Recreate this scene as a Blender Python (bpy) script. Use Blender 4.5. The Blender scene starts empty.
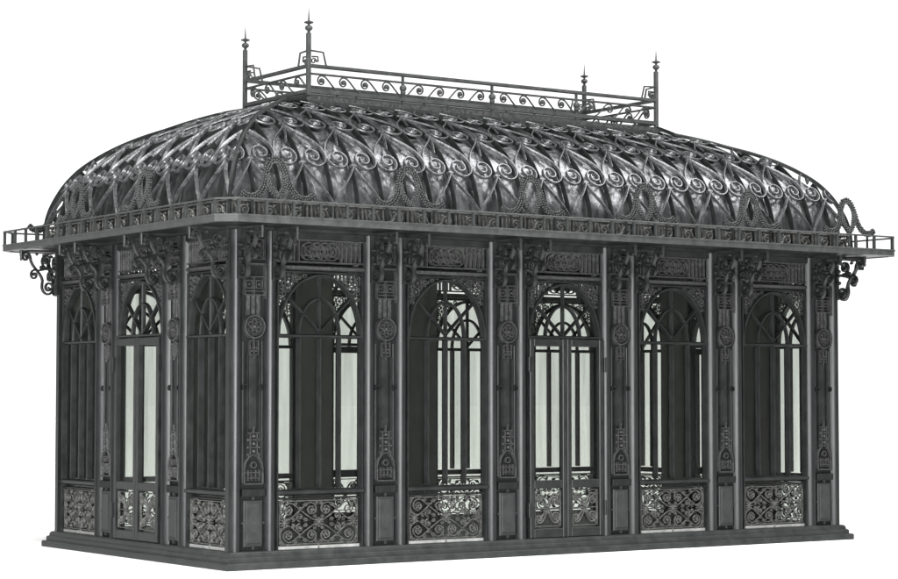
import bpy, math, random
from mathutils import Vector
random.seed(7)
PI = math.pi
C = bpy.context.scene.collection

# ------------------------------------------------------------------ dimensions (metres)
PITCH, PW = 1.46677, 0.5012            # bay pitch and pier width
L, W = 7.8351, 3.9735                  # length and depth of the pavilion
OX, OY, CH = 0.4209, 0.5789, 0.1565    # eaves overhang, corner chamfer
WF = PITCH - PW                        # window width on the long sides
WS = 0.872                             # window width on the short sides
WD = 1.000                             # door bay on the short sides
RX, RY = 1.60, 1.32                    # inset of the roof platform

# ------------------------------------------------------------------ materials
def new_mat(name):
    m = bpy.data.materials.new(name); m.use_nodes = True
    nt = m.node_tree; nt.nodes.clear()
    out = nt.nodes.new('ShaderNodeOutputMaterial')
    return m, nt, out

def metal(name, c0, c1, rough0, rough1, metallic, scale=9.0, bump=0.15, bscale=60.0, spec=0.5, streak=False, bdist=0.01):
    m, nt, out = new_mat(name)
    b = nt.nodes.new('ShaderNodeBsdfPrincipled')
    tc = nt.nodes.new('ShaderNodeTexCoord')
    mp = nt.nodes.new('ShaderNodeMapping')
    if streak: mp.inputs['Scale'].default_value = (1.0, 1.0, 0.35)
    n = nt.nodes.new('ShaderNodeTexNoise'); n.inputs['Scale'].default_value = scale; n.inputs['Detail'].default_value = 8; n.inputs['Roughness'].default_value = 0.65
    cr = nt.nodes.new('ShaderNodeValToRGB')
    cr.color_ramp.elements[0].position = 0.35; cr.color_ramp.elements[0].color = (*c0, 1)
    cr.color_ramp.elements[1].position = 0.68; cr.color_ramp.elements[1].color = (*c1, 1)
    mr = nt.nodes.new('ShaderNodeMapRange'); mr.inputs[1].default_value = 0.3; mr.inputs[2].default_value = 0.7
    mr.inputs[3].default_value = rough0; mr.inputs[4].default_value = rough1
    n2 = nt.nodes.new('ShaderNodeTexNoise'); n2.inputs['Scale'].default_value = bscale; n2.inputs['Detail'].default_value = 5
    bp = nt.nodes.new('ShaderNodeBump'); bp.inputs['Strength'].default_value = bump; bp.inputs['Distance'].default_value = bdist
    lk = nt.links.new
    lk(tc.outputs['Object'], mp.inputs[0]); lk(mp.outputs[0], n.inputs['Vector']); lk(mp.outputs[0], n2.inputs['Vector'])
    lk(n.outputs['Fac'], cr.inputs[0]); lk(cr.outputs[0], b.inputs['Base Color'])
    lk(n.outputs['Fac'], mr.inputs[0]); lk(mr.outputs[0], b.inputs['Roughness'])
    lk(n2.outputs['Fac'], bp.inputs['Height']); lk(bp.outputs[0], b.inputs['Normal'])
    b.inputs['Metallic'].default_value = metallic
    b.inputs['Specular IOR Level'].default_value = spec
    lk(b.outputs[0], out.inputs[0])
    return m

IRON = metal('wrought_iron', (0.009, 0.0098, 0.010), (0.024, 0.0255, 0.0255), 0.32, 0.48, 0.12, 7, 0.15, 45, spec=0.27)
GLOSS = metal('polished_iron', (0.009, 0.010, 0.0105), (0.024, 0.0255, 0.026), 0.30, 0.42, 0.35, 5, 0.08, 35, spec=0.35, streak=True)
BACK = metal('recess_shade_iron', (0.005, 0.0055, 0.0055), (0.013, 0.014, 0.014), 0.5, 0.65, 0.05, 9, 0.15, 45, spec=0.22, streak=True)  # shade of the gaps behind the pier ornaments, put into the iron colour
CAST = metal('cast_iron', (0.032, 0.033, 0.033), (0.090, 0.092, 0.090), 0.32, 0.48, 0.40, 30, 0.4, 80, spec=0.4)
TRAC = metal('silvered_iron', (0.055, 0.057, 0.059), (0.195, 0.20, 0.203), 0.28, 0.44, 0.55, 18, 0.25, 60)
TRACL = metal('grille_iron', (0.052, 0.053, 0.050), (0.17, 0.171, 0.163), 0.36, 0.55, 0.4, 26, 0.3, 60, spec=0.4)
RAILM = metal('weathered_rail_iron', (0.034, 0.036, 0.036), (0.066, 0.069, 0.068), 0.42, 0.58, 0.15, 10, 0.2, 50, spec=0.35)
RIBM = metal('dark_rib_iron', (0.008, 0.009, 0.009), (0.020, 0.021, 0.021), 0.5, 0.65, 0.2, 14, 0.2, 60, spec=0.3)
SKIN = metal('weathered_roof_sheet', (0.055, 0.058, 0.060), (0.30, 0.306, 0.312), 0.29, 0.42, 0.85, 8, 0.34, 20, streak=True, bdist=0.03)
STEP = metal('plinth_iron', (0.020, 0.022, 0.022), (0.038, 0.040, 0.040), 0.42, 0.58, 0.1, 8, 0.2, 50, spec=0.3)
LINING = metal('inner_wall_paint', (0.085, 0.083, 0.078), (0.12, 0.117, 0.110), 0.6, 0.75, 0.0, 4, 0.08, 40, spec=0.3)
SILL = metal('pale_sill_stone', (0.24, 0.245, 0.24), (0.42, 0.42, 0.41), 0.5, 0.7, 0.0, 6, 0.1, 40)
FLOOR = metal('dark_floor', (0.10, 0.102, 0.10), (0.15, 0.15, 0.148), 0.4, 0.6, 0.0, 3, 0.05, 30)
GROUND = metal('white_ground', (0.88, 0.88, 0.88), (0.90, 0.90, 0.90), 0.8, 0.9, 0.0, 1, 0.0, 30, spec=0.2)

def glass():
    m, nt, out = new_mat('tinted_glass')
    t = nt.nodes.new('ShaderNodeBsdfTransparent')
    n = nt.nodes.new('ShaderNodeTexNoise'); n.inputs['Scale'].default_value = 1.6; n.inputs['Detail'].default_value = 4
    mp = nt.nodes.new('ShaderNodeMapping'); mp.inputs['Scale'].default_value = (5.0, 5.0, 0.45)
    tc = nt.nodes.new('ShaderNodeTexCoord'); nt.links.new(tc.outputs['Object'], mp.inputs[0]); nt.links.new(mp.outputs[0], n.inputs['Vector'])
    cr = nt.nodes.new('ShaderNodeValToRGB')
    cr.color_ramp.elements[0].position = 0.3; cr.color_ramp.elements[0].color = (0.755, 0.772, 0.752, 1)
    cr.color_ramp.elements[1].position = 0.7; cr.color_ramp.elements[1].color = (0.865, 0.880, 0.860, 1)
    nt.links.new(n.outputs['Fac'], cr.inputs[0]); nt.links.new(cr.outputs[0], t.inputs[0])
    g = nt.nodes.new('ShaderNodeBsdfGlossy'); g.inputs['Roughness'].default_value = 0.22; g.inputs['Color'].default_value = (0.62, 0.65, 0.63, 1)
    f = nt.nodes.new('ShaderNodeFresnel'); f.inputs['IOR'].default_value = 1.35
    mx = nt.nodes.new('ShaderNodeMixShader')
    ge = nt.nodes.new('ShaderNodeNewGeometry'); mu = nt.nodes.new('ShaderNodeMath'); mu.operation = 'MULTIPLY_ADD'
    iv = nt.nodes.new('ShaderNodeMath'); iv.operation = 'SUBTRACT'; iv.inputs[0].default_value = 1.0
    nt.links.new(ge.outputs['Backfacing'], iv.inputs[1]); nt.links.new(iv.outputs[0], mu.inputs[0]); nt.links.new(f.outputs[0], mu.inputs[1]); mu.inputs[2].default_value = 0.0
    nt.links.new(mu.outputs[0], mx.inputs[0]); nt.links.new(t.outputs[0], mx.inputs[1]); nt.links.new(g.outputs[0], mx.inputs[2])
    nt.links.new(mx.outputs[0], out.inputs[0])
    return m
GLASS = glass()

# ------------------------------------------------------------------ mesh collecting
class MB:
    def __init__(s, fn=None): s.v = []; s.f = []; s.fn = fn
    def add(s, pts, faces, fn=None):
        b = len(s.v); fn = fn or s.fn
        s.v += [tuple(fn(*p)) if fn else tuple(p) for p in pts]
        s.f += [tuple(b + i for i in f) for f in faces]
    def box(s, x0, x1, y0, y1, z0, z1):
        s.add([(x0,y0,z0),(x1,y0,z0),(x1,y1,z0),(x0,y1,z0),(x0,y0,z1),(x1,y0,z1),(x1,y1,z1),(x0,y1,z1)],
              [(0,3,2,1),(4,5,6,7),(0,1,5,4),(1,2,6,5),(2,3,7,6),(3,0,4,7)])
    def bbox(s, x0, x1, y0, y1, z0, z1, c=0.006):
        """box with its front (small-y) edges bevelled"""
        s.add([(x0,y1,z0),(x1,y1,z0),(x1,y1,z1),(x0,y1,z1),
               (x0,y0+c,z0),(x1,y0+c,z0),(x1,y0+c,z1),(x0,y0+c,z1),
               (x0+c,y0,z0+c),(x1-c,y0,z0+c),(x1-c,y0,z1-c),(x0+c,y0,z1-c)],
              [(0,3,2,1),(0,1,5,4),(1,2,6,5),(2,3,7,6),(3,0,4,7),(4,5,9,8),(5,6,10,9),(6,7,11,10),(7,4,8,11),(8,9,10,11)])
    def ribbon(s, pts, w, n0, n1, fn=None, taper=False, closed=False, soft=0.5):
        """bar following a 2D polyline, lying between the heights n0 and n1 above its plane"""
        P = [Vector(p) for p in pts]
        Q = [P[0]]
        for p in P[1:]:
            if (p - Q[-1]).length > 1e-4: Q.append(p)
        if closed and (Q[0]-Q[-1]).length < 1e-4: Q.pop()
        n = len(Q)
        if n < 2: return
        V = []
        for i in range(n):
            a = Q[(i-1) % n] if (closed or i > 0) else Q[i]
            c = Q[(i+1) % n] if (closed or i < n-1) else Q[i]
            t = (c - a)
            if t.length < 1e-7: t = Vector((1, 0))
            t.normalize(); m = Vector((-t.y, t.x))
            k = 1.0
            if not closed and taper: k = 0.45 + 0.55 * min(1.0, (i+0.5)/(n*0.12), (n-i-0.5)/(n*0.12))
            h = w*0.5*k
            for o, q in ((-1, n0), (-1, n0+(n1-n0)*0.6), (-soft, n1), (soft, n1), (1, n0+(n1-n0)*0.6), (1, n0)):
                p = Q[i] + m*(o*h); V.append((p.x, p.y, q))
        F = []
        for i in range(n if closed else n-1):
            a = i*6; b = ((i+1) % n)*6
            for j in range(6):
                k2 = (j+1) % 6
                F.append((a+j, b+j, b+k2, a+k2))
        if not closed:
            F.append((0,1,2,3,4,5)); e = (n-1)*6; F.append((e+5,e+4,e+3,e+2,e+1,e))
        s.add(V, F, fn)
    def ball(s, c, r, seg=6, rings=4, sc=(1,1,1), fn=None):
        V = [(c[0], c[1], c[2]+r*sc[2])]; F = []
        for i in range(1, rings):
            a = PI*i/rings
            for j in range(seg):
                b = 2*PI*j/seg
                V.append((c[0]+r*math.sin(a)*math.cos(b)*sc[0], c[1]+r*math.sin(a)*math.sin(b)*sc[1], c[2]+r*math.cos(a)*sc[2]))
        V.append((c[0], c[1], c[2]-r*sc[2]))
        for j in range(seg):
            F.append((0, 1+j, 1+(j+1) % seg))
            for i in range(rings-2):
                a = 1+i*seg; F.append((a+j, a+seg+j, a+seg+(j+1) % seg, a+(j+1) % seg))
            a = 1+(rings-2)*seg; F.append((len(V)-1, a+(j+1) % seg, a+j))
        s.add(V, F, fn)
    def lathe(s, prof, cx, cy, seg=12):
        V = []; F = []
        for r, z in prof:
            for j in range(seg):
                a = 2*PI*j/seg; V.append((cx+r*math.cos(a), cy+r*math.sin(a), z))
        for i in range(len(prof)-1):
            for j in range(seg):
                k = (j+1) % seg
                F.append((i*seg+j, i*seg+k, (i+1)*seg+k, (i+1)*seg+j))
        F.append(tuple(range(seg))[::-1]); F.append(tuple((len(prof)-1)*seg+j for j in range(seg)))
        s.add(V, F)
    def prism(s, poly, z0, z1, poly1=None):
        n = len(poly); poly1 = poly1 or poly
        s.add([(x, y, z0) for x, y in poly]+[(x, y, z1) for x, y in poly1],
              [tuple(range(n))[::-1], tuple(range(n, 2*n))]+[(i, (i+1) % n, n+(i+1) % n, n+i) for i in range(n)])
    def mesh(s, name, mat, smooth=False):
        me = bpy.data.meshes.new(name); me.from_pydata(s.v, [], s.f); me.materials.append(mat)
        me.validate(); me.update()
        if smooth:
            me.polygons.foreach_set('use_smooth', [True]*len(me.polygons))
            try: me.set_sharp_from_angle(angle=math.radians(smooth if smooth > 1 else 40))
            except Exception: pass
        return me

def link(name, me, parent=None, loc=(0,0,0), rz=0, mirror=False):
    o = bpy.data.objects.new(name, me); C.objects.link(o)
    if parent: o.parent = parent
    o.location = loc; o.rotation_euler = (0, 0, rz)
    return o

# ------------------------------------------------------------------ curves
def spiral(cx, cy, r0, r1, a0, turns, d, n=None, ky=1.0):
    n = n or max(8, int(15*turns))
    out = []
    for i in range(n+1):
        t = i/n; r = r0*(r1/r0)**t if r1 > 0 else r0*(1-t)
        a = a0 + d*2*PI*turns*t
        out.append((cx+r*math.cos(a), cy+ky*r*math.sin(a)))
    return out
def bez(a, b, c, d, n=10):
    return [tuple((1-t)**3*a[k]+3*(1-t)**2*t*b[k]+3*(1-t)*t*t*c[k]+t**3*d[k] for k in (0, 1)) for t in [i/n for i in range(n+1)]]
def circle(cx, cy, r, n=14, ky=1): return [(cx+r*math.cos(2*PI*i/n), cy+ky*r*math.sin(2*PI*i/n)) for i in range(n)]
def arc(cx, cy, rx, ry, a0, a1, n=20): return [(cx+rx*math.cos(a0+(a1-a0)*i/n), cy+ry*math.sin(a0+(a1-a0)*i/n)) for i in range(n+1)]
def mir(p): return [(-x, y) for x, y in p]
def line(a, b, n=1): return [(a[0]+(b[0]-a[0])*i/n, a[1]+(b[1]-a[1])*i/n) for i in range(n+1)]
def s_scroll(c1, r1, a1, d1, c2, r2, a2, d2, t1=1.5, t2=1.5, end=0.28):
    """two spirals joined by a bar; a = angle at which the bar leaves the spiral, d = winding direction inward"""
    A = spiral(c1[0], c1[1], r1, r1*end, a1, t1, d1)[::-1]; B = spiral(c2[0], c2[1], r2, r2*end, a2, t2, d2)
    p, q = A[-1], B[0]; k = math.hypot(q[0]-p[0], q[1]-p[1])*0.35
    ta = (math.sin(a1)*d1, -math.cos(a1)*d1); tb = (-math.sin(a2)*d2, math.cos(a2)*d2)
    J = bez(p, (p[0]+ta[0]*k, p[1]+ta[1]*k), (q[0]-tb[0]*k, q[1]-tb[1]*k), q, 8)
    return A+J[1:-1]+B

facade = lambda u, v, n: (u, -n, v)       # n points out of the wall

# ------------------------------------------------------------------ root
root = bpy.data.objects.new('garden_pavilion', None); C.objects.link(root)
root.location = (L/2, W/2, 0)
root['label'] = 'dark wrought iron garden pavilion with arched windows and domed scrollwork roof'
root['category'] = 'pavilion'
def part(name, me, x=0, y=0, rz=0): return link(name, me, root, (x-L/2, y-W/2, 0), rz)
def fac(side, u):
    if side == 0: return u, 0, 0
    if side == 1: return L-u, W, PI
    if side == 2: return 0, W-u, -PI/2
    return L, u, PI/2

# ground
g = MB(); g.add([(-400,-400,0),(400,-400,0),(400,400,0),(-400,400,0)], [(0,1,2,3)])
go = link('ground', g.mesh('ground', GROUND)); go['kind'] = 'structure'

# ------------------------------------------------------------------ plinth and floor
def rect(e, x0=0, x1=L, y0=0, y1=W): return [(x0-e, y0-e), (x1+e, y0-e), (x1+e, y1+e), (x0-e, y1+e)]
def step(name, levels):
    m = MB()
    n = len(levels)
    for i, (e, z) in enumerate(levels):
        m.v += [(x, y, z) for x, y in rect(e)]
    for i in range(n-1):
        for j in range(4): m.f.append((i*4+j, i*4+(j+1) % 4, (i+1)*4+(j+1) % 4, (i+1)*4+j))
    m.f.append((3,2,1,0)); m.f.append(tuple((n-1)*4+j for j in range(4)))
    return part(name, m.mesh(name, STEP, 35))
step('plinth_step', [(0.086, 0.002), (0.086, 0.052), (0.083, 0.060), (0.076, 0.066), (0.066, 0.068)])
step('plinth_step', [(0.048, 0.068), (0.048, 0.101), (0.045, 0.109), (0.038, 0.115), (0.030, 0.117)])
step('plinth_step', [(0.026, 0.117), (0.024, 0.135), (0.018, 0.150), (0.010, 0.161), (0.000, 0.165)])
m = MB(); m.box(0.14, L-0.14, 0.14, W-0.14, 0.165, 0.178)
part('floor', m.mesh('floor', FLOOR))

# ------------------------------------------------------------------ pier
PIL = 0.130
def pilaster(m, u0, u1):
    Y = [(0, 0.125)]+[(i/14, 0.058*abs(2*i/14-1)**1.9) for i in range(15)]+[(1, 0.125)]
    poly = [(u0+(u1-u0)*a, b) for a, b in Y][::-1]
    m.prism(poly[::-1], 0.165, 3.16)
def bracket_mesh(reach):
    """console scroll: drawn in the plane (a = out from the wall, z), 6 cm thick"""
    m = MB(lambda a, z, n: (n, -a*reach, z))
    T = 0.021
    R = lambda p, w, t=T: m.ribbon(p, w, -t, t, soft=0.75)
    # big lower volute and long S up to the outer small volute
    R(s_scroll((0.112, 2.775), 0.092, PI*0.12, -1, (0.415, 3.095), 0.060, PI*1.0, -1, 1.55, 1.35), 0.023)
    R(s_scroll((0.140, 3.065), 0.080, PI*1.45, 1, (0.300, 2.905), 0.058, PI*0.60, -1, 1.4, 1.35), 0.020, T*0.8)
    R(bez((0.0, 2.93), (0.06, 3.02), (0.10, 2.95), (0.20, 2.98), 8), 0.022, T*0.7)
    R(bez((0.02, 3.17), (0.20, 3.16), (0.33, 3.17), (0.46, 3.155), 6), 0.022)
    R(line((0.012, 2.70), (0.012, 3.16), 2), 0.022)
    # leaf tufts clasping the stems
    for a, z, r in ((0.112,2.775,.014),(0.415,3.095,.010),(0.14,3.065,.012),(0.30,2.905,.010),(0.21,2.99,.024),(0.045,2.89,.020),(0.27,3.13,.018),(0.035,3.02,.022)):
        m.ball((a, z, 0), r, 7, 5, (1, 1, 1.5))
    m.lathe([(0.010,3.03),(0.016,3.05),(0.012,3.07),(0.018,3.10),(0.018,3.165)], 0, -0.455*reach, 8) if False else None
    q = MB(); q.lathe([(0.008,3.055),(0.016,3.075),(0.012,3.095),(0.017,3.11),(0.017,3.17)], 0, -0.475*reach, 8)
    m.add(q.v, q.f, lambda x, y, z: (x, y, z))
    return m.mesh('console_bracket', IRON, 35)

def pier_meshes():
    H = PW/2
    m = MB(); pilaster(m, -PIL/2, PIL/2); pil = m.mesh('pilaster', GLOSS, 25)
    m = MB()
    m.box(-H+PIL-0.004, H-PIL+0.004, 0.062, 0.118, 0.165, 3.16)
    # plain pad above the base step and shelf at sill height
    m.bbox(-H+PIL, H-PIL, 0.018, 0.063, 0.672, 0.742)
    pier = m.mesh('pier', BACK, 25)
    lining = []
    for a, b in ((-H+0.002, H-0.002), (-H+0.14, H-0.002), (-H+0.002, H-0.14)):
        q = MB(); q.box(a, b, 0.127, 0.135, 0.18, 3.10); lining.append(q.mesh('inner_lining', LINING))
    m = MB(); m.bbox(-0.100, 0.100, 0.034, 0.060, 0.205, 0.640, 0.008)
    m.bbox(-0.078, 0.078, 0.024, 0.035, 0.235, 0.612, 0.006)
    for z in (0.640, 0.18): m.box(-0.014, 0.014, 0.035, 0.062, z, z+0.030)
    for s in (-1, 1): m.box(min(s*0.1, s*0.121), max(s*0.1, s*0.121), 0.036, 0.056, 0.42, 0.436)
    plate = m.mesh('base_panel', STEP)
    # castle-shaped ornament at the foot of the shaft
    m = MB(facade); n0, n1 = -0.060, -0.024
    R = lambda p, w, a=n0, b=n1, c=False: m.ribbon(p, w, a, b, closed=c)
    body = [(-0.098, 0.79), (-0.098, 0.93), (-0.088, 0.985), (-0.05, 1.04), (-0.045, 1.08)]
    R(body, 0.018); R(mir(body), 0.018); R(line((-0.104, 0.79), (0.104, 0.79)), 0.018)
    for z in (0.845, 0.895): R(line((-0.075, z), (0.075, z)), 0.012)
    for x in (-0.06, -0.022, 0.022, 0.06): R(line((x, 0.82), (x, 0.92)), 0.013)
    R(circle(0, 0.965, 0.028), 0.012, n0, n1, True)
    for x in (-0.036, 0.036): R(line((x, 1.04), (x, 1.27)), 0.016)
    for z in (1.06, 1.13, 1.20, 1.265): R(line((-0.062, z), (0.062, z)), 0.015)
    for z in (1.095, 1.165, 1.235): m.ball((0, z, -0.035), 0.020, 8, 5)
    for x in (-0.062, 0.062):
        for z in (1.06, 1.13, 1.20): m.ball((x, z, -0.036), 0.012, 6, 4)
    R(line((0, 1.27), (0, 1.33)), 0.012)
    castle = m.mesh('tower_ornament', CAST, 35)
    # slim rods and rings of the shaft
    m = MB(facade)
    for x in (-0.066, 0.066): m.ribbon(line((x, 1.02), (x, 1.99)), 0.020, -0.062, -0.034)
    m.ribbon(line((0, 1.30), (0, 1.99)), 0.084, -0.062, -0.050)
    for x in (-0.102, 0.102): m.ribbon(line((x, 0.80), (x, 2.12)), 0.020, -0.062, -0.050)
    for x in (-0.095, 0.095): m.ribbon(circle(x*0.98, 1.69, 0.024), 0.012, -0.062, -0.026, closed=True)
    rods = m.mesh('shaft_rods', IRON, 35)
    # medallion
    m = MB(facade); n0, n1 = -0.062, -0.010
    m.ribbon(circle(0, 2.257, 0.105, 28), 0.020, n0, n1, closed=True)
    m.ribbon(circle(0, 2.257, 0.082, 24), 0.010, n0, -0.03, closed=True)
    for k in range(6):
        a = PI/2+k*PI/3
        m.ribbon(circle(0.050*math.cos(a), 2.257+0.050*math.sin(a), 0.021, 10), 0.013, n0, -0.018, closed=True)
    m.ball((0, 2.257, -0.03), 0.024, 8, 5)
    for s in (-1, 1): m.ribbon(line((s*0.105, 2.257), (s*0.122, 2.257)), 0.014, n0, -0.02)
    med = m.mesh('medallion', CAST, 35)
    m = MB(facade); n0, n1 = -0.062, -0.024
    m.ribbon([(-0.045,1.995),(0.045,1.995),(0.045,2.125),(-0.045,2.125)], 0.013, n0, n1, closed=True)
    m.ribbon(line((-0.045,2.06),(0.045,2.06)), 0.012, n0, n1); m.ribbon(line((0,1.96),(0,2.15)), 0.014, n0, n1)
    for x in (-.022,.022): m.ball((x, 2.03, -0.04), 0.013, 6, 4)
    clasp = m.mesh('rod_clasp', CAST, 35)
    # block with squares and slats over the medallion
    m = MB(facade)
    for x in (-0.055, 0.0, 0.055): m.ribbon(line((x, 2.36), (x, 2.55)), 0.038, -0.062, -0.050, soft=0.9)
    m.ribbon([(-0.105,2.555),(0.105,2.555),(0.105,2.725),(-0.105,2.725)], 0.018, n0, -0.016, closed=True)
    for s in (-1, 1):
        m.ribbon([(s*0.052-0.034,2.618),(s*0.052+0.034,2.618),(s*0.052+0.034,2.69),(s*0.052-0.034,2.69)], 0.014, n0, n1, closed=True)
        m.ball((s*0.052, 2.653, -0.04), 0.013, 6, 4)
    m.ribbon(line((0, 2.555), (0, 2.725)), 0.014, n0, n1); m.ribbon(line((-0.105, 2.59), (0.105, 2.59)), 0.012, n0, n1)
    m.ribbon([(-0.06, 2.74), (-0.06, 2.845), (0.118, 2.845)], 0.030, n0, -0.012)
    m.ribbon([(0.118, 2.52), (0.118, 2.845)], 0.016, n0, -0.012)
    block = m.mesh('fret_block', CAST, 35)
    # square relief under the cornice
    m = MB(facade)
    m.ribbon([(-0.108,2.89),(0.108,2.89),(0.108,3.075),(-0.108,3.075)], 0.014, n0, -0.02, closed=True)
    m.ribbon(circle(0, 2.982, 0.070, 18), 0.012, n0, -0.02, closed=True)
    for k in range(4):
        a = PI/4+k*PI/2
        m.ribbon(circle(0.038*math.cos(a), 2.982+0.038*math.sin(a), 0.025, 10), 0.010, n0, -0.024, closed=True)
        m.ribbon(line((0.07*math.cos(a), 2.982+0.07*math.sin(a)), (0.125*math.cos(a), 2.982+0.12*math.sin(a))), 0.010, n0, -0.026)
    for s in (-1, 1): m.ribbon(line((s*0.092, 2.89), (s*0.092, 3.075)), 0.010, n0, -0.024)
    rel = m.mesh('square_relief', CAST, 35)
    return pier, lining, [('pilaster', pil), ('base_panel', plate), ('tower_ornament', castle), ('shaft_rods', rods), ('medallion', med),
                  ('rod_clasp', clasp), ('fret_block', block), ('square_relief', rel)]
PIER, LININGS, SUBS = pier_meshes()
BR_F, BR_S = bracket_mesh(0.93), bracket_mesh(0.88)
def place_pier(side, u, k=0):
    x, y, rz = fac(side, u)
    p = part('pier', PIER, x, y, rz)
    for n, me in SUBS[1:]: link(n, me, p)
    link('inner_lining', LININGS[k], p)
    for s in (-1, 1): link('pilaster', SUBS[0][1], p, (s*(PW/2-PIL/2), 0, 0))
    for s in (-1, 1): link('console_bracket', BR_F if side < 2 else BR_S, p, (s*(PW/2-PIL/2), 0, 0))
for side in (0, 1):
    for k in range(6): place_pier(side, k*PITCH+PW/2, {0: 1, 5: 2}.get(k, 0))
SIDEP = [0.11+WS+PW/2, W-0.11-WS-PW/2]
for side in (2, 3):
    for u in SIDEP: place_pier(side, u)
# brackets on the outer corners of the short sides
for side in (2, 3):
    for u in (0.065, W-0.065):
        x, y, rz = fac(side, u); part('console_bracket', BR_S, x, y, rz)

# ------------------------------------------------------------------ bays
SPR = 2.183
def filigree(m, H, A, B, s):
    rnd = random.Random(3); placed = []
    tries = 0
    while tries < 2600:
        tries += 1
        r = rnd.choice((0.046, 0.034, 0.026, 0.018, 0.013)) if tries > 300 else rnd.uniform(0.03, 0.05)
        x = rnd.uniform(0.0, H-0.03-r); z = rnd.uniform(2.26, 2.775-r)
        if ((x)/(A+0.012+r))**2+((z-SPR)/(B+0.012+r))**2 < 1.0: continue
        if any(math.hypot(x-a, z-b) < (r+c)*0.93 for a, b, c in placed): continue
        placed.append((x, z, r))
    for x, z, r in placed:
        m.ribbon(circle(s*x, z, r, 10), 0.0095, -0.075, -0.055, closed=True)
        if r > 0.028:
            m.ball((s*x, z, -0.06), r*0.36, 5, 4)
            for q in range(3):
                a = q*PI/3+x*9
                m.ribbon(line((s*x-r*math.cos(a), z-r*math.sin(a)), (s*x+r*math.cos(a), z+r*math.sin(a))), 0.006, -0.072, -0.06)
def fanlight(w, zb=SPR):
    """outer arch, inner arch, centre bar and the two diagonals"""
    H = w/2; A = H-0.025; B = 0.575; m = MB(facade); n0, n1 = -0.098, -0.055
    m.ribbon(arc(0, SPR, A, B, 0, PI, 36), 0.034, n0-0.01, -0.035)
    m.ribbon(arc(0, SPR+0.01, 0.225*w/WF, 0.345, 0, PI, 24), 0.028, n0, n1)
    m.ribbon(line((0, SPR), (0, SPR+B)), 0.028, n0, n1)
    for s in (-1, 1): m.ribbon(line((0, SPR+0.035), (s*A*0.80, SPR+B*0.60+0.035)), 0.028, n0, n1)
    return m, H, A, B
def grille(hw, z0, z1, n0=-0.085, n1=-0.065):
    """scroll panel: four big spirals per half, small ones, three rosettes"""
    m = MB(facade); cz = (z0+z1)/2; kx = hw/0.44; kz = (z1-z0)/2/0.215
    X = lambda x, z: (x*kx, cz+z*kz)
    w = 0.0100
    F = lambda p, ww=w, c=False: m.ribbon([X(*q) for q in p], ww, n0, n1, closed=c)
    m.ribbon([X(-.425,-.205), X(.425,-.205), X(.425,.205), X(-.425,.205)], 0.014, n0, n1, closed=True)
    for sx in (-1, 1):
        for sz in (-1, 1):
            T = lambda p: [(x*sx, z*sz) for x, z in p]
            inner = spiral(0.082, 0.122, 0.072, 0.018, PI*0.25, 1.7, 1)
            F(T(bez((0.37, 0.01), (0.30, 0.02), (0.19, 0.13), inner[0], 8)+inner[1:]))
            outer = spiral(0.325, 0.122, 0.072, 0.018, PI*0.75, 1.7, -1)
            F(T(bez((0.01, 0.01), (0.08, 0.02), (0.21, 0.13), outer[0], 8)+outer[1:]))
            F(T(spiral(0.205, 0.052, 0.042, 0.012, -PI*0.5, 1.4, 1)))
            F(T(spiral(0.325, 0.122, 0.096, 0.088, PI*0.62, 0.62, -1, 10)))
            for q_, (ex, ez, er) in enumerate(((0.145,0.172,0.024),(0.255,0.180,0.022),(0.022,0.180,0.020),(0.402,0.188,0.016),(0.275,0.032,0.021),(0.142,0.022,0.022),(0.400,0.062,0.020),(0.205,0.135,0.020),(0.045,0.055,0.018))):
                F(T(spiral(ex, ez, er, er*0.3, q_*1.3, 1.3, 1 if q_ % 2 else -1, 12)), 0.0085)
            for k5 in range(5):
                for cx, c2 in ((0.082, 0.122), (0.325, 0.122)):
                    p = X((cx+0.030*math.cos(k5*1.257+cx*9))*sx, (c2+0.030*math.sin(k5*1.257+cx*9))*sz); m.ball((p[0], p[1], n1-0.008), 0.0095, 5, 4)
            for cx, c2 in ((0.082, 0.122), (0.325, 0.122), (0.205, 0.052)):
                p = X(cx*sx, c2*sz); m.ball((p[0], p[1], n1), 0.013, 6, 4)
    for cx in (0, -0.375, 0.375):
        for k in range(8):
            a = k*PI/4; p = X(cx, 0)
            m.ribbon(line(p, (p[0]+0.048*math.cos(a), p[1]+0.048*math.sin(a))), 0.012, n0, n1+0.006)
        m.ball((X(cx, 0)[0], X(cx, 0)[1], n1), 0.016, 7, 4)
    m.ribbon(line((0, z0-0.035), (0, z0+0.015)), 0.018, n0, n1)
    return m
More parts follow.
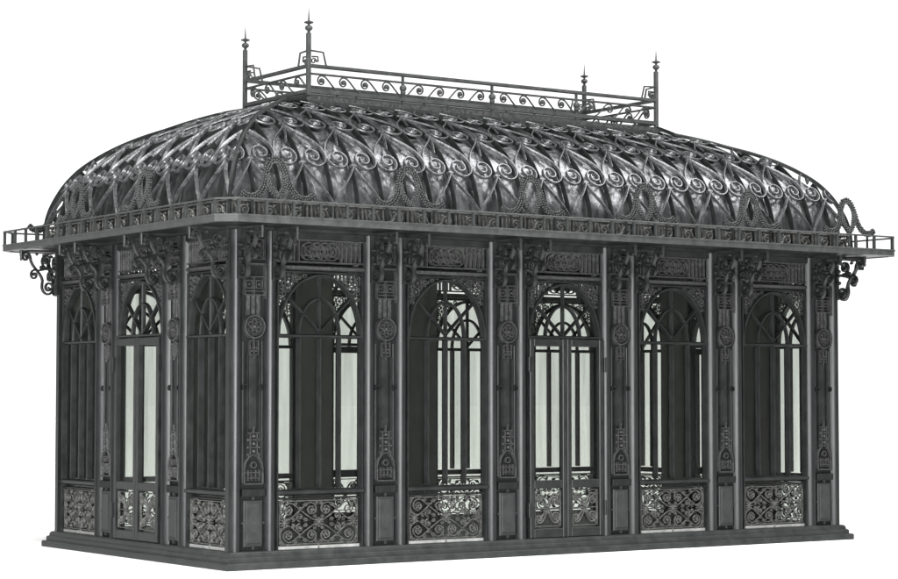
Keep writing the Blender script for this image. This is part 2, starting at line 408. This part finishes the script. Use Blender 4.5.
def window_set(w):
    H = w/2
    m, H, A, B = fanlight(w); n0, n1 = -0.120, -0.045
    # jambs, transom, mullions, sill
    for s in (-1, 1):
        m.ribbon(line((s*(H-0.013), 0.165), (s*(H-0.013), 2.80)), 0.026, n0, -0.036)
        m.ribbon(line((s*0.225*w/WF, 0.74), (s*0.225*w/WF, SPR)), 0.026, n0, n1)
    m.ribbon(line((0, 0.74), (0, SPR-0.02)), 0.028, n0, n1)
    m.ribbon(line((-H, SPR-0.005), (H, SPR-0.005)), 0.036, n0-0.001, n1+0.012)
    m.ribbon(line((-H, 0.700), (H, 0.700)), 0.058, n0-0.003, -0.022)
    m.ribbon(line((-H, 0.640), (H, 0.640)), 0.018, n0, -0.05)
    m.ribbon(line((-H, 2.785), (H, 2.785)), 0.026, n0, -0.04)
    frame = m.mesh('window_frame', IRON, 35)
    fil = []
    for s in (-1, 1): f = MB(facade); filigree(f, H, A, B, s); fil.append(f.mesh('spandrel_filigree', CAST))
    g = grille(H-0.035, 0.200, 0.628).mesh('scroll_grille', TRACL, 35)
    sl = MB(); sl.box(-H+0.027, H-0.027, 0.070, 0.099, 0.1655, 0.193); sill = sl.mesh('threshold_strip', SILL)
    p = MB(); p.box(-H+0.004, H-0.004, 0.100, 0.106, 0.20, 2.79); pane = p.mesh('glass_pane', GLASS)
    return frame, [('spandrel_filigree', fil[0]), ('spandrel_filigree', fil[1]), ('scroll_grille', g), ('glass_pane', pane), ('threshold_strip', sill)]
def frieze_mesh(w):
    H = w/2; m = MB(facade); n0, n1 = -0.085, -0.045
    for z, t in ((2.884, 0.018), (3.094, 0.018)): m.ribbon(line((-H, z), (H, z)), t, n0, n1+0.008)
    for s in (-1, 1):
        for k in range(5):
            x = s*(H-0.035-k*0.052)
            m.ribbon(line((x, 2.892), (x, 3.085)), 0.017, n0, n1)
            if k < 4: m.ribbon(arc(x-s*0.026, 3.03, 0.020, 0.030, 0, PI, 5), 0.010, n0, n1)
    x0 = H-0.035-4*0.052-0.02
    nc = 4; dx = 2*(x0-0.09)/(nc-1)
    for k in range(nc):
        c = -(x0-0.09)+k*dx
        m.ribbon(circle(c, 2.989, 0.084, 20), 0.013, n0, n1, closed=True)
        m.ribbon(circle(c, 2.989, 0.045, 12), 0.012, n0, n1-0.004, closed=True)
        for a in (PI/4, 3*PI/4): m.ribbon(line((c-0.08*math.cos(a), 2.989-0.08*math.sin(a)), (c+0.08*math.cos(a), 2.989+0.08*math.sin(a))), 0.009, n0, n1-0.006)
        m.ball((c, 2.989, n1), 0.014, 6, 4)
    # stepped lintel under it
    m.ribbon(line((-H, 2.828), (H, 2.828)), 0.054, -0.11, -0.030)
    m.ribbon(line((-H+0.06, 2.868), (-H+0.10, 2.868)), 0.03, n0, n1)
    m.ribbon(line((H-0.10, 2.868), (H-0.06, 2.868)), 0.03, n0, n1)
    return m.mesh('frieze_panel', CAST, 35)
def door_set(w):
    H = w/2
    m, H, A, B = fanlight(w); n0 = -0.120
    for s in (-1, 1): m.ribbon(line((s*(H-0.013), 0.165), (s*(H-0.013), 2.80)), 0.026, n0, -0.036)
    m.ribbon(line((-H, 2.215), (H, 2.215)), 0.034, n0-0.001, -0.02)
    m.ribbon(line((-H, 2.785), (H, 2.785)), 0.026, n0, -0.04)
    frame = m.mesh('door_frame', IRON, 35)
    fil = []
    for s in (-1, 1): f = MB(facade); filigree(f, H, A, B, s); fil.append(f.mesh('spandrel_filigree', CAST))
    p = MB(); p.box(-H+0.004, H-0.004, 0.100, 0.106, 2.225, 2.79); fan = p.mesh('fanlight_pane', GLASS)
    # leaf, drawn centred on its own middle
    lw = H-0.006; h = lw/2
    m = MB()
    st = 0.056
    m.bbox(-h+0.002, -h+st, 0.002, 0.07, 0.170, 2.195); m.bbox(h-st, h-0.002, 0.002, 0.07, 0.170, 2.195)
    for z0, z1 in ((0.170, 0.262), (0.668, 0.752), (2.120, 2.195)): m.bbox(-h+st, h-st, 0.005, 0.067, z0, z1)
    leaf = m.mesh('door_leaf', IRON)
    q = h-st-0.012
    m = MB(facade); n0, n1 = -0.045, -0.020; cz = 0.465
    m.ribbon([(-q+.008, 0.285), (q-.008, 0.285), (q-.008, 0.645), (-q+.008, 0.645)], 0.014, n0, n1, closed=True)
    kx = (q-0.015)/0.15
    for sx in (-1, 1):
        for sz in (-1, 1):
            o = spiral(0.095, 0.085, 0.062, 0.016, PI*0.5, 1.7, -1) if sx > 0 else spiral(0.100, 0.10, 0.045, 0.014, PI*0.5, 1.5, -1)
            p = bez((0.0, 0.0), (0.02, 0.06), (0.05, o[0][1]), o[0], 8)+o[1:]
            m.ribbon([(x*sx*kx, cz+z*sz) for x, z in p], 0.013, n0, n1)
            m.ribbon([(x*sx*kx, cz+z*sz) for x, z in line((0.0, 0.0), (0.145, 0.165), 4)], 0.011, n0, n1-0.004)
            m.ball((0.097*sx*kx, cz+0.088*sz, n1), 0.012, 6, 4)
    for k in range(8):
        a = k*PI/4; m.ribbon(line((0, cz), (0.05*math.cos(a), cz+0.05*math.sin(a))), 0.012, n0, n1+0.005)
    for k in (-1, 1): m.ribbon(line((0, cz), (k*q, cz)), 0.010, n0, n1-0.004)
    gr = m.mesh('scroll_grille', TRACL, 35)
    p = MB(); p.box(-q-0.01, q+0.01, 0.050, 0.056, 0.27, 2.12); pane = p.mesh('glass_pane', GLASS)
    hg = MB(); hg.bbox(-0.011, 0.011, -0.012, 0.03, 0, 0.15, 0.004); hinge = hg.mesh('hinge', IRON)
    return frame, fil, fan, leaf, gr, pane, hinge, lw
WSETS = {w: window_set(w) for w in (WF, WS)}
DSETS = {w: door_set(w) for w in (WF, WD)}
FRZ = {w: frieze_mesh(w) for w in (WF, WS, WD)}
def place_window(side, u, w):
    x, y, rz = fac(side, u); fr, subs = WSETS[w]
    p = part('window', fr, x, y, rz)
    for n, me in subs: link(n, me, p)
    part('frieze_panel', FRZ[w], x, y, rz)
def place_door(side, u, w):
    x, y, rz = fac(side, u); fr, fil, fan, leaf, gr, pane, hinge, lw = DSETS[w]
    p = part('door_surround', fr, x, y, rz); link('spandrel_filigree', fil[0], p); link('spandrel_filigree', fil[1], p); link('fanlight_pane', fan, p)
    part('frieze_panel', FRZ[w], x, y, rz)
    for s in (-1, 1):
        c = (Vector((s*(lw/2+0.001), -0.006, 0))); c.rotate(__import__('mathutils').Euler((0, 0, rz)))
        d = part('door_leaf', leaf, x+c.x, y+c.y, rz)
        link('scroll_grille', gr, d); link('glass_pane', pane, d)
        for z in (0.38, 1.86): link('hinge', hinge, d, (s*(lw/2+0.012), 0, z))
for side in (0, 1):
    for k in range(5):
        u = k*PITCH+PW+WF/2
        (place_door if k == 2 else place_window)(side, u, WF)
for side in (2, 3):
    place_window(side, 0.11+WS/2, WS); place_window(side, W-0.11-WS/2, WS); place_door(side, W/2, WD)

# ------------------------------------------------------------------ entablature, eaves, gutter
def ring(m, e0, e1, z0, z1):
    """rectangular ring between offsets e0 (outer) and e1 (inner) from the wall line"""
    m.box(-e0, L+e0, -e0, -e1, z0, z1); m.box(-e0, L+e0, W+e1, W+e0, z0, z1)
    m.box(-e0, -e1, -e1, W+e1, z0, z1); m.box(L+e1, L+e0, -e1, W+e1, z0, z1)
m = MB(); ring(m, -0.030, -0.13, 3.102, 3.162); part('entablature', m.mesh('entablature', IRON))
m = MB(); ring(m, 0.045, -0.13, 3.163, 3.189); part('cornice_moulding', m.mesh('cornice_moulding', IRON))
m = MB(); ring(m, 0.10, -0.02, 3.148, 3.162); part('cornice_moulding', m.mesh('cornice_moulding', IRON)) if False else None
def octo(ex, ey, c):
    return [(-ex+c, -ey), (L+ex-c, -ey), (L+ex, -ey+c), (L+ex, W+ey-c), (L+ex-c, W+ey), (-ex+c, W+ey), (-ex, W+ey-c), (-ex, -ey+c)]
m = MB(); m.prism(octo(OX-0.02, OY-0.02, CH), 3.190, 3.235); part('eaves_soffit', m.mesh('eaves_soffit', IRON))
def octo_strip(m, o1, i1, z0, z1, c=0.005):
    A = octo(OX+o1, OY+o1, CH); B = octo(OX-i1, OY-i1, CH-0.0)
    A2 = octo(OX+o1-c, OY+o1-c, CH)
    n = 8; V = [(x, y, z0) for x, y in A]+[(x, y, z1-c) for x, y in A]+[(x, y, z1) for x, y in A2]+[(x, y, z1) for x, y in B]+[(x, y, z0) for x, y in B]
    F = []
    for k in range(5):
        for i in range(n):
            j = (i+1) % n; a = k*n; b = ((k+1) % 5)*n
            F.append((a+i, a+j, b+j, b+i))
    m.add(V, F)
m = MB(); octo_strip(m, 0.0, 0.045, 3.182, 3.250); octo_strip(m, 0.006, -0.0005, 3.238, 3.252, 0.002)
part('gutter_fascia', m.mesh('gutter_fascia', RAILM))
m = MB(); octo_strip(m, 0.0, 0.030, 3.385, 3.402)
GRAIL = part('gutter_rail', m.mesh('gutter_rail', RAILM))
poly = octo(OX-0.015, OY-0.015, CH)
gp = MB(); gp.box(-0.013, 0.013, -0.013, 0.013, 3.2505, 3.3848); GPOST = gp.mesh('rail_post', STEP)
for i in range(8):
    a, b = Vector(poly[i]), Vector(poly[(i+1) % 8]); ln = (b-a).length
    n = max(1, round(ln/0.285)) if ln > 0.5 else 1
    for k in range(n):
        p = a+(b-a)*(k/n); link('baluster', GPOST, GRAIL, (p.x, p.y, 0))

# ------------------------------------------------------------------ roof
Q = [(-.085,3.236),(-.080,3.34),(-.073,3.45),(-.045,3.6),(.01,3.75),(.09,3.905),(.2,4.05),(.345,4.178),(.5,4.285),(.69,4.385),(.88,4.462),(1.08,4.545),(1.32,4.625),(1.6,4.69)]
S = [0.0]
for a, b in zip(Q, Q[1:]): S.append(S[-1]+math.hypot(b[0]-a[0], b[1]-a[1]))
SMAX = S[-1]
def cat(p0, p1, p2, p3, t):
    return 0.5*((2*p1)+(-p0+p2)*t+(2*p0-5*p1+4*p2-p3)*t*t+(-p0+3*p1-3*p2+p3)*t**3)
def prof(s):
    s = min(max(s, 0), SMAX-1e-6); i = 0
    while S[i+1] < s: i += 1
    t = (s-S[i])/(S[i+1]-S[i]); g_ = lambda k: Q[min(max(k, 0), len(Q)-1)]
    return tuple(cat(g_(i-1)[c], g_(i)[c], g_(i+1)[c], g_(i+2)[c], t) for c in (0, 1))
def prof_n(s):
    a = prof(s-0.02); b = prof(s+0.02); d = Vector((b[0]-a[0], b[1]-a[1])).normalized()
    return -d.y, d.x                   # outward (q decreasing), up
def roof_pt(side, u, s, n):
    q, z = prof(s); nq, nz = prof_n(s); q += nq*n; z += nz*n
    if side == 0: return (u, q, z)
    if side == 1: return (L-u, W-q, z)
    if side == 2: return (q, W-u, z)
    return (L-q, u, z)
S_Y = next(s for s in [i*0.005 for i in range(600)] if prof(s)[0] >= RY-0.005)
def inside(side, u, s):
    ln = L if side < 2 else W
    q = prof(s)[0]
    smax = S_Y if side < 2 else SMAX-0.02
    lim = q if side < 2 else min(q, RY)
    return 0 <= s <= smax and lim+0.004 <= u <= ln-lim-0.004
def resample(pts, st=0.03):
    out = [pts[0]]
    for a, b in zip(pts, pts[1:]):
        d = math.hypot(b[0]-a[0], b[1]-a[1]); n = max(1, int(d/st))
        for k in range(1, n+1): out.append((a[0]+(b[0]-a[0])*k/n, a[1]+(b[1]-a[1])*k/n))
    return out
def roof_ribbon(m, side, pts, w, n0, n1):
    run = []
    def flush():
        if len(run) > 2: m.ribbon(run, w, n0, n1, fn=lambda u, s, n: roof_pt(side, u, s, n))
    for p in resample(pts)+[None]:
        if p is not None and inside(side, *p): run.append(p)
        else: flush(); run = []
# inner roof sheet, gently pillowed between the ribs
def skin():
    m = MB(); off = -0.072
    svals = [SMAX*i/60 for i in range(61)]
    for side in range(4):
        ln = L if side < 2 else W; nu = 168 if side < 2 else 84
        smx = S_Y if side < 2 else SMAX-0.001
        V = []; sv = [smx*i/56 for i in range(57)]
        for s in sv:
            q, z = prof(s); nq, nz = prof_n(s); q2 = q+nq*off; z2 = z+nz*off
            lim = q2 if side < 2 else min(q2, RY)
            for j in range(nu+1):
                t = j/nu; u = lim+(ln-2*lim)*t
                edge = min(u-lim, ln-lim-u)
                amp = 0.016*min(1, edge/0.15)*min(1, s/0.3)
                ph = (u+0.085)/( (ln+0.17)/(28 if side < 2 else 14))
                d = amp*(abs(math.sin(PI*ph))**0.8-0.4) + 0.006*min(1,edge/0.15)*math.sin(17*u+5*s)*math.sin(11*s+3*u)
                V.append(((u, q2+nq*d, z2+nz*d)))
        def put(u, q, z, side=side):
            return {0: (u, q, z), 1: (L-u, W-q, z), 2: (q, W-u, z), 3: (L-q, u, z)}[side]
        F = [(i*(nu+1)+j, i*(nu+1)+j+1, (i+1)*(nu+1)+j+1, (i+1)*(nu+1)+j) for i in range(56) for j in range(nu)]
        m.add(V, F, put)
    return m.mesh('roof_sheet', SKIN, 60)
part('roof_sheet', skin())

NF, NS = 14, 7
def motif(side, uc, d):
    """scroll column: hearts ending in twin spirals, one above another"""
    m = MB(); eye = MB(); w = 0.0190; n0, n1 = -0.020, 0.016
    tiers = [(0.0, 0.60, 0), (0.60, 1.18, 1), (1.18, 1.78, 1), (1.78, 2.34, 1)]
    for b, t, full in tiers:
        for sg in (-1, 1):
            if not full:
                p = bez((0, t+0.02), (sg*0.03, t-0.09), (sg*d*0.70, 0.36), (sg*d*0.99, 0.20), 12)
                roof_ribbon(m, side, [(uc+x, s) for x, s in p], w, n0, n1)
                continue
            n0, n1 = ((-0.020, 0.016), (-0.020, 0.014), (-0.012, 0.006), (-0.008, 0.003))[tiers.index((b, t, full))]
            w = 0.0195 if b < 1 else 0.0155
            r = d*0.49; cx = d*0.505; cy = b+0.105
            sp = spiral(cx, cy, r, r*0.26, 0, 1.60, -1, 30, 0.98)
            p = bez((0.0, t+0.01), (0.03, t-0.13), (d*0.99, cy+0.22), sp[0], 14)+sp[1:]
            roof_ribbon(m, side, [(uc+sg*x, s) for x, s in p], w, n0, n1)
            if inside(side, uc+sg*cx, cy):
                m.ball((uc+sg*cx, cy, n0+0.006), 0.026, 7, 5, (1, 1, 0.6), fn=lambda u, s, n: roof_pt(side, u, s, n))
            if b > 1.0 and inside(side, uc+sg*cx, cy) and inside(side, uc+sg*cx, min(cy+0.06, 2.3)):
                eye.ball((uc+sg*cx, cy+0.005, -0.036), 0.082, 10, 5, (1, 1.0, 0.12), fn=lambda u, s, n: roof_pt(side, u, s, n))  # dark disc added to imitate the dark hole inside each upper spiral
                for k in range(5):
                    a = k*2*PI/5+0.5
                    eye.ball((uc+sg*cx+0.048*math.cos(a), cy+0.048*math.sin(a), -0.026), 0.024, 6, 4, (1, 1, 0.5), fn=lambda u, s, n: roof_pt(side, u, s, n))
            if b > 0.3:   # inner leaf stroke beside the centre rib
                p = bez((0.0, t-0.02), (0.02, t-0.16), (0.07, t-0.22), (0.085, t-0.30), 8)
                roof_ribbon(m, side, [(uc+sg*x, s) for x, s in p], 0.013, n0-0.012, n1-0.012)
        if full: roof_ribbon(m, side, line((uc-0.03, b+0.02), (uc+0.03, b+0.02), 3), 0.03, n0, n1+0.004)
    return m, eye
for side in range(4):
    ln = (L if side < 2 else W)+0.16; n = NF if side < 2 else NS; d = ln/n/2
    for k in range(n):
        mm, ey = motif(side, -0.08+(2*k+1)*d, d)
        if mm.v:
            nf = len(mm.f); b0 = len(mm.v); mm.v += ey.v; mm.f += [tuple(b0+i for i in f) for f in ey.f]
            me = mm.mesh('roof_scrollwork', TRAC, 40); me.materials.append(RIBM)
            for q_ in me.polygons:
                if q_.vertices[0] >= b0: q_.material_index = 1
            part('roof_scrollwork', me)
    for k in range(1, 2*n):
        mm = MB(); roof_ribbon(mm, side, line((-0.08+k*d, 0.02), (-0.08+k*d, 2.6), 90), 0.016, -0.066, -0.008)
        if mm.v: part('roof_rib', mm.mesh('roof_rib', RIBM, 40))
# hip ribs
def hip(sx, sy):
    P_ = []
    m = MB()
    N = 60
    V = []
    for i in range(N+1):
        s = SMAX*i/N; q, z = prof(s); nq, nz = prof_n(s)
        qx, qy = q, min(q, RY)
        d = Vector((1, -1)).normalized()*0.020
        for o, n in ((-1, -0.022), (-1, 0.004), (-0.5, 0.018), (0.5, 0.018), (1, 0.004), (1, -0.022)):
            x = qx+nq*n+d.x*o; y = qy+nq*n+d.y*o
            V.append((x if sx < 0 else L-x, y if sy < 0 else W-y, z+nz*n))
    F = []
    for i in range(N):
        for j in range(6): F.append((i*6+j, (i+1)*6+j, (i+1)*6+(j+1) % 6, i*6+(j+1) % 6))
    F += [(0,1,2,3,4,5), tuple(N*6+j for j in range(5, -1, -1))]
    m.add(V, F); return m.mesh('hip_rib', IRON, 40)
for sx in (-1, 1):
    for sy in (-1, 1): part('hip_rib', hip(sx, sy))
# scroll band at the foot of the roof (behind the gutter rail)
def foot_band(side):
    ln = (L if side < 2 else W)+0.16; n = (NF if side < 2 else NS)*2; d = ln/n; m = MB()
    fn = lambda u, s, nn: roof_pt(side, u, s, nn)
    rr = lambda p, w, a=-0.01, b=0.014, c=False: m.ribbon(p, w, a, b, fn=fn, closed=c)
    for k in range(n):
        c = -0.08+(k+0.5)*d; sg = 1 if k % 2 else -1
        p = s_scroll((c-sg*0.01, 0.100), 0.060, PI*(0 if sg > 0 else 1), sg, (c+sg*0.095, 0.045), 0.020, PI*(0.5), -sg, 1.4, 0.8)
        rr(p, 0.018, 0.0, 0.026)
        for x in (-0.118, 0.120): rr(line((c+x, 0.01), (c+x, 0.185), 3), 0.016)
        for x in (-0.045, 0.045): m.ball((c+x, 0.155, 0.004), 0.015, 6, 4, fn=fn)
        rr(bez((c-0.10, 0.18), (c-0.05, 0.10), (c-0.09, 0.05), (c-0.06, 0.01), 6), 0.014)
    rr(line((-0.06, 0.19), (ln-0.10, 0.19), 40), 0.020, -0.02, 0.02)
    rr(line((-0.06, 0.012), (ln-0.10, 0.012), 40), 0.018, -0.02, 0.018)
    mb = m.mesh('foot_scroll_band', TRACL, 35)
    return mb
for side in range(4): part('foot_scroll_band', foot_band(side))
# dark backing strip under that band
# beaded ogee garlands standing on the eaves over each pier
def garland_mesh():
    m = MB(); bk = MB(); rnd = random.Random(11)
    half = [(0.0, 0.385), (0.050, 0.365), (0.095, 0.29), (0.118, 0.20), (0.150, 0.11), (0.205, 0.045), (0.270, 0.018), (0.335, 0.028), (0.390, 0.066)]
    lens = [(0.098, 0.24), (0.085, 0.16), (0.055, 0.085), (0.0, 0.03)]
    def path(pts, w):
        P_ = []
        for a, b, c, d in zip([pts[0]]+pts, pts, pts[1:], pts[2:]+[pts[-1]]):
            for t in (0, .25, .5, .75): P_.append(tuple(cat(a[k], b[k], c[k], d[k], t) for k in (0, 1)))
        P_.append(pts[-1])
        arcl = [0]
        for p, q in zip(P_, P_[1:]): arcl.append(arcl[-1]+math.hypot(q[0]-p[0], q[1]-p[1]))
        def at(t):
            i = 0
            while i < len(arcl)-2 and arcl[i+1] < t: i += 1
            f = (t-arcl[i])/(arcl[i+1]-arcl[i]); p, q = P_[i], P_[i+1]
            return (p[0]+(q[0]-p[0])*f, p[1]+(q[1]-p[1])*f), Vector((q[0]-p[0], q[1]-p[1])).normalized()
        for sg in (-1, 1):
            bk.ribbon([(sg*x, z) for x, z in P_], w*0.86, -0.006, 0.006, fn=facade)
            nb = int(arcl[-1]/0.026)
            for k in range(nb+1):
                for o in (-1, 0, 1):
                    p, t = at(min(arcl[-1], (k+(0.5 if o == 0 else 0))*0.026)); nn = Vector((-t.y, t.x))
                    for f in (-1, 1):
                        j = rnd.uniform(-.003, .003)
                        m.ball((sg*(p[0]+nn.x*o*w*0.37+j), -f*0.009, p[1]+nn.y*o*w*0.37+j), 0.0108, 6, 4)
    path(half, 0.070); path(lens, 0.052)
    return m.mesh('beads', RAILM, 60), bk.mesh('beaded_garland', RIBM)
BEADS, GAR = garland_mesh()
fm = MB(); fm.box(-0.009, 0.009, -0.009, 0.009, -0.17, 0.02); FOOT = fm.mesh('foot', IRON)
from mathutils import Euler
for side in range(4):
    us = [k*PITCH+PW/2 for k in range(6)] if side < 2 else SIDEP
    for u in us:
        x, y, rz = fac(side, u); off = 0.40 if side < 2 else 0.34
        c = Vector((0, -off, 0)); c.rotate(Euler((0, 0, rz)))
        o = part('beaded_garland', GAR, x+c.x, y+c.y, rz); o.location.z = 3.41
        o.rotation_euler = (math.radians(-8), 0, rz)
        link('beads', BEADS, o)
        for t_ in (-0.27, 0.27): f_ = link('foot', FOOT, o, (t_, 0, 0)); f_.rotation_euler = (math.radians(8), 0, 0)

# ------------------------------------------------------------------ platform and its railing
m = MB(); m.box(RX-0.02, L-RX+0.02, RY-0.02, W-RY+0.02, 4.50, 4.640)
part('roof_platform', m.mesh('roof_platform', STEP))
m = MB(); m.box(RX-0.030, L-RX+0.030, RY-0.012, W-RY+0.012, 4.641, 4.690)
part('platform_kerb', m.mesh('platform_kerb', CAST))
ZB, ZM, ZT = 4.738, 4.918, 5.000
def railing(side):
    ln = (L-2*RX) if side < 2 else (W-2*RY); m = MB(facade)
    m.ribbon(line((0, ZB), (ln, ZB)), 0.046, -0.020, 0.020, soft=0.8)
    m.ribbon(line((0, ZM), (ln, ZM)), 0.022, -0.011, 0.011)
    m.ribbon(line((0, ZT), (ln, ZT)), 0.038, -0.022, 0.022, soft=0.7)
    nseg = 4 if side < 2 else 1
    sl = ln/nseg
    for sgm in range(nseg):
        a0 = sgm*sl; flip = sgm % 2 == 1
        for k in range(4):
            step_ = (sl-0.10)/4; c = 0.05+step_*(k+0.40)
            sp = spiral(c, ZM-0.068, 0.060, 0.017, PI*0.30, 1.5, 1)
            tail = bez((c+step_*0.80, ZB+0.020), (c+step_*0.55, ZB+0.03), (c+step_*0.30, ZM-0.035), sp[0], 8)
            p = tail+sp[1:]
            if flip: p = [(sl-x, z) for x, z in p]
            m.ribbon([(a0+x, z) for x, z in p], 0.0150, -0.009, 0.009)
            cc = c if not flip else sl-c
            m.ball((a0+cc, ZM-0.066, 0), 0.024, 7, 5)
        if sgm:
            m.ribbon(line((a0, ZB-0.12), (a0, ZT)), 0.028, -0.014, 0.014)
            for z, r in ((ZM-0.06, 0.040), (ZM-0.105, 0.030)): m.ball((a0, z, 0), r, 9, 6)
        # feet between the posts
        m.ribbon(line((a0+sl*0.5, ZB-0.075), (a0+sl*0.5, ZB)), 0.020, -0.010, 0.010)
    for e, sg in ((0, 1), (ln, -1)):
        m.ribbon([(e+sg*0.215, ZT), (e+sg*0.175, ZT+0.150), (e, ZT+0.158)], 0.018, -0.009, 0.009)
        m.ribbon([(e+sg*0.04, ZT+0.095), (e+sg*0.11, ZT+0.100), (e+sg*0.115, ZT+0.05), (e+sg*0.09, ZT+0.045)], 0.016, -0.008, 0.008)
        m.ribbon(spiral(e+sg*0.06, ZT+0.05, 0.035, 0.012, 0, 1.2, sg), 0.012, -0.008, 0.008)
    return m.mesh('railing', RAILM, 35)
RL = railing(0); RS = railing(2)
for side, me in ((0, RL), (1, RL), (2, RS), (3, RS)):
    x, y, rz = {0: (RX, RY, 0), 1: (L-RX, W-RY, PI), 2: (RX, W-RY, -PI/2), 3: (L-RX, RY, PI/2)}[side]
    part('railing', me, x, y, rz)
pm = MB(); pm.bbox(-0.021, 0.021, -0.021, 0.021, 4.690, 5.335); POST = pm.mesh('corner_post', RAILM)
fm = MB(); fm.lathe([(0.012,5.335),(0.018,5.345),(0.012,5.352),(0.034,5.368),(0.042,5.385),(0.034,5.405),(0.012,5.415),(0.012,5.425),(0.030,5.432),(0.050,5.440),(0.050,5.449),(0.028,5.456),(0.010,5.464),(0.008,5.50),(0.0015,5.60)], 0, 0, 12)
FIN = fm.mesh('finial', RAILM, 35)
for x in (RX, L-RX):
    for y in (RY, W-RY):
        p = part('corner_post', POST, x, y); link('finial', FIN, p)

# ------------------------------------------------------------------ camera
th, t = 0.96851, 0.05055; D0, L0, CZ = 20.0, -2.01108, 1.58399
cam = bpy.data.cameras.new('camera'); co = bpy.data.objects.new('camera', cam); C.objects.link(co)
dx, dy = math.cos(th), math.sin(th)
co.location = (-D0*dx-L0*dy, -D0*dy+L0*dx, CZ)
co.rotation_euler = (PI/2+t, 0, th-PI/2)
cam.sensor_width = 36; cam.lens = 2156.75/898*36; cam.clip_end = 2000
bpy.context.scene.camera = co

# ------------------------------------------------------------------ light: white backdrop, with an added grey surround for contrast
w = bpy.data.worlds.new('World'); bpy.context.scene.world = w; w.use_nodes = True
nt = w.node_tree; bg = nt.nodes['Background']
tc = nt.nodes.new('ShaderNodeTexCoord'); dp = nt.nodes.new('ShaderNodeVectorMath'); dp.operation = 'DOT_PRODUCT'
dp.inputs[1].default_value = Vector((dx, dy, 0.0)).normalized()
sx = nt.nodes.new('ShaderNodeSeparateXYZ')
def smooth(a, b, x, y):
    n = nt.nodes.new('ShaderNodeMapRange'); n.interpolation_type = 'SMOOTHSTEP'
    for k, v in zip((1, 2, 3, 4), (a, b, x, y)): n.inputs[k].default_value = v
    return n
fa = smooth(0.42, 0.70, 0, 1); fe = smooth(0.30, 0.50, 1, 0)          # round the back of the pavilion, and up to about 20 degrees
mu = nt.nodes.new('ShaderNodeMath'); mu.operation = 'MULTIPLY'
mx = nt.nodes.new('ShaderNodeMix'); mx.data_type = 'RGBA'
mx.inputs[6].default_value = (0.17, 0.173, 0.176, 1); mx.inputs[7].default_value = (1.30, 1.30, 1.30, 1)
lk = nt.links.new
lk(tc.outputs['Generated'], dp.inputs[0]); lk(tc.outputs['Generated'], sx.inputs[0])
lk(dp.outputs['Value'], fa.inputs[0]); lk(sx.outputs[2], fe.inputs[0])
lk(fa.outputs[0], mu.inputs[0]); lk(fe.outputs[0], mu.inputs[1]); lk(mu.outputs[0], mx.inputs[0])
lk(mx.outputs[2], bg.inputs[0]); bg.inputs[1].default_value = 1.0
def aim(o, d): o.rotation_euler = Vector(d).to_track_quat('Z', 'Y').to_euler()
sun = bpy.data.lights.new('overhead_lamp', 'SUN'); sun.energy = 4.6; sun.angle = math.radians(24); sun.color = (1, 0.995, 0.985)
so = bpy.data.objects.new('overhead_lamp', sun); C.objects.link(so)
az = th+math.radians(180-2); el = math.radians(68)
aim(so, (math.cos(az)*math.cos(el), math.sin(az)*math.cos(el), math.sin(el)))
def softbox(name, dirn, dist, sx, sy, power, tgt):
    a = bpy.data.lights.new(name, 'AREA'); a.shape = 'RECTANGLE'; a.size = sx; a.size_y = sy; a.energy = power
    o = bpy.data.objects.new(name, a); C.objects.link(o)
    d = Vector(dirn).normalized(); o.location = Vector(tgt)+d*dist; aim(o, d)
softbox('roof_softbox', (0.566, -0.22, 0.76), 12, 4.5, 9, 1750, (L/2, 0.2, 4.0))
softbox('side_softbox', (-0.72, -0.68, 0.03), 15, 6.5, 2.6, 3000, (L/2, 0, 1.45))

sc = bpy.context.scene
sc.view_settings.view_transform = 'Standard'; sc.view_settings.look = 'None'; sc.view_settings.exposure = 0; sc.view_settings.gamma = 1
sc.render.engine = 'CYCLES'
sc.cycles.transparent_max_bounces = 24
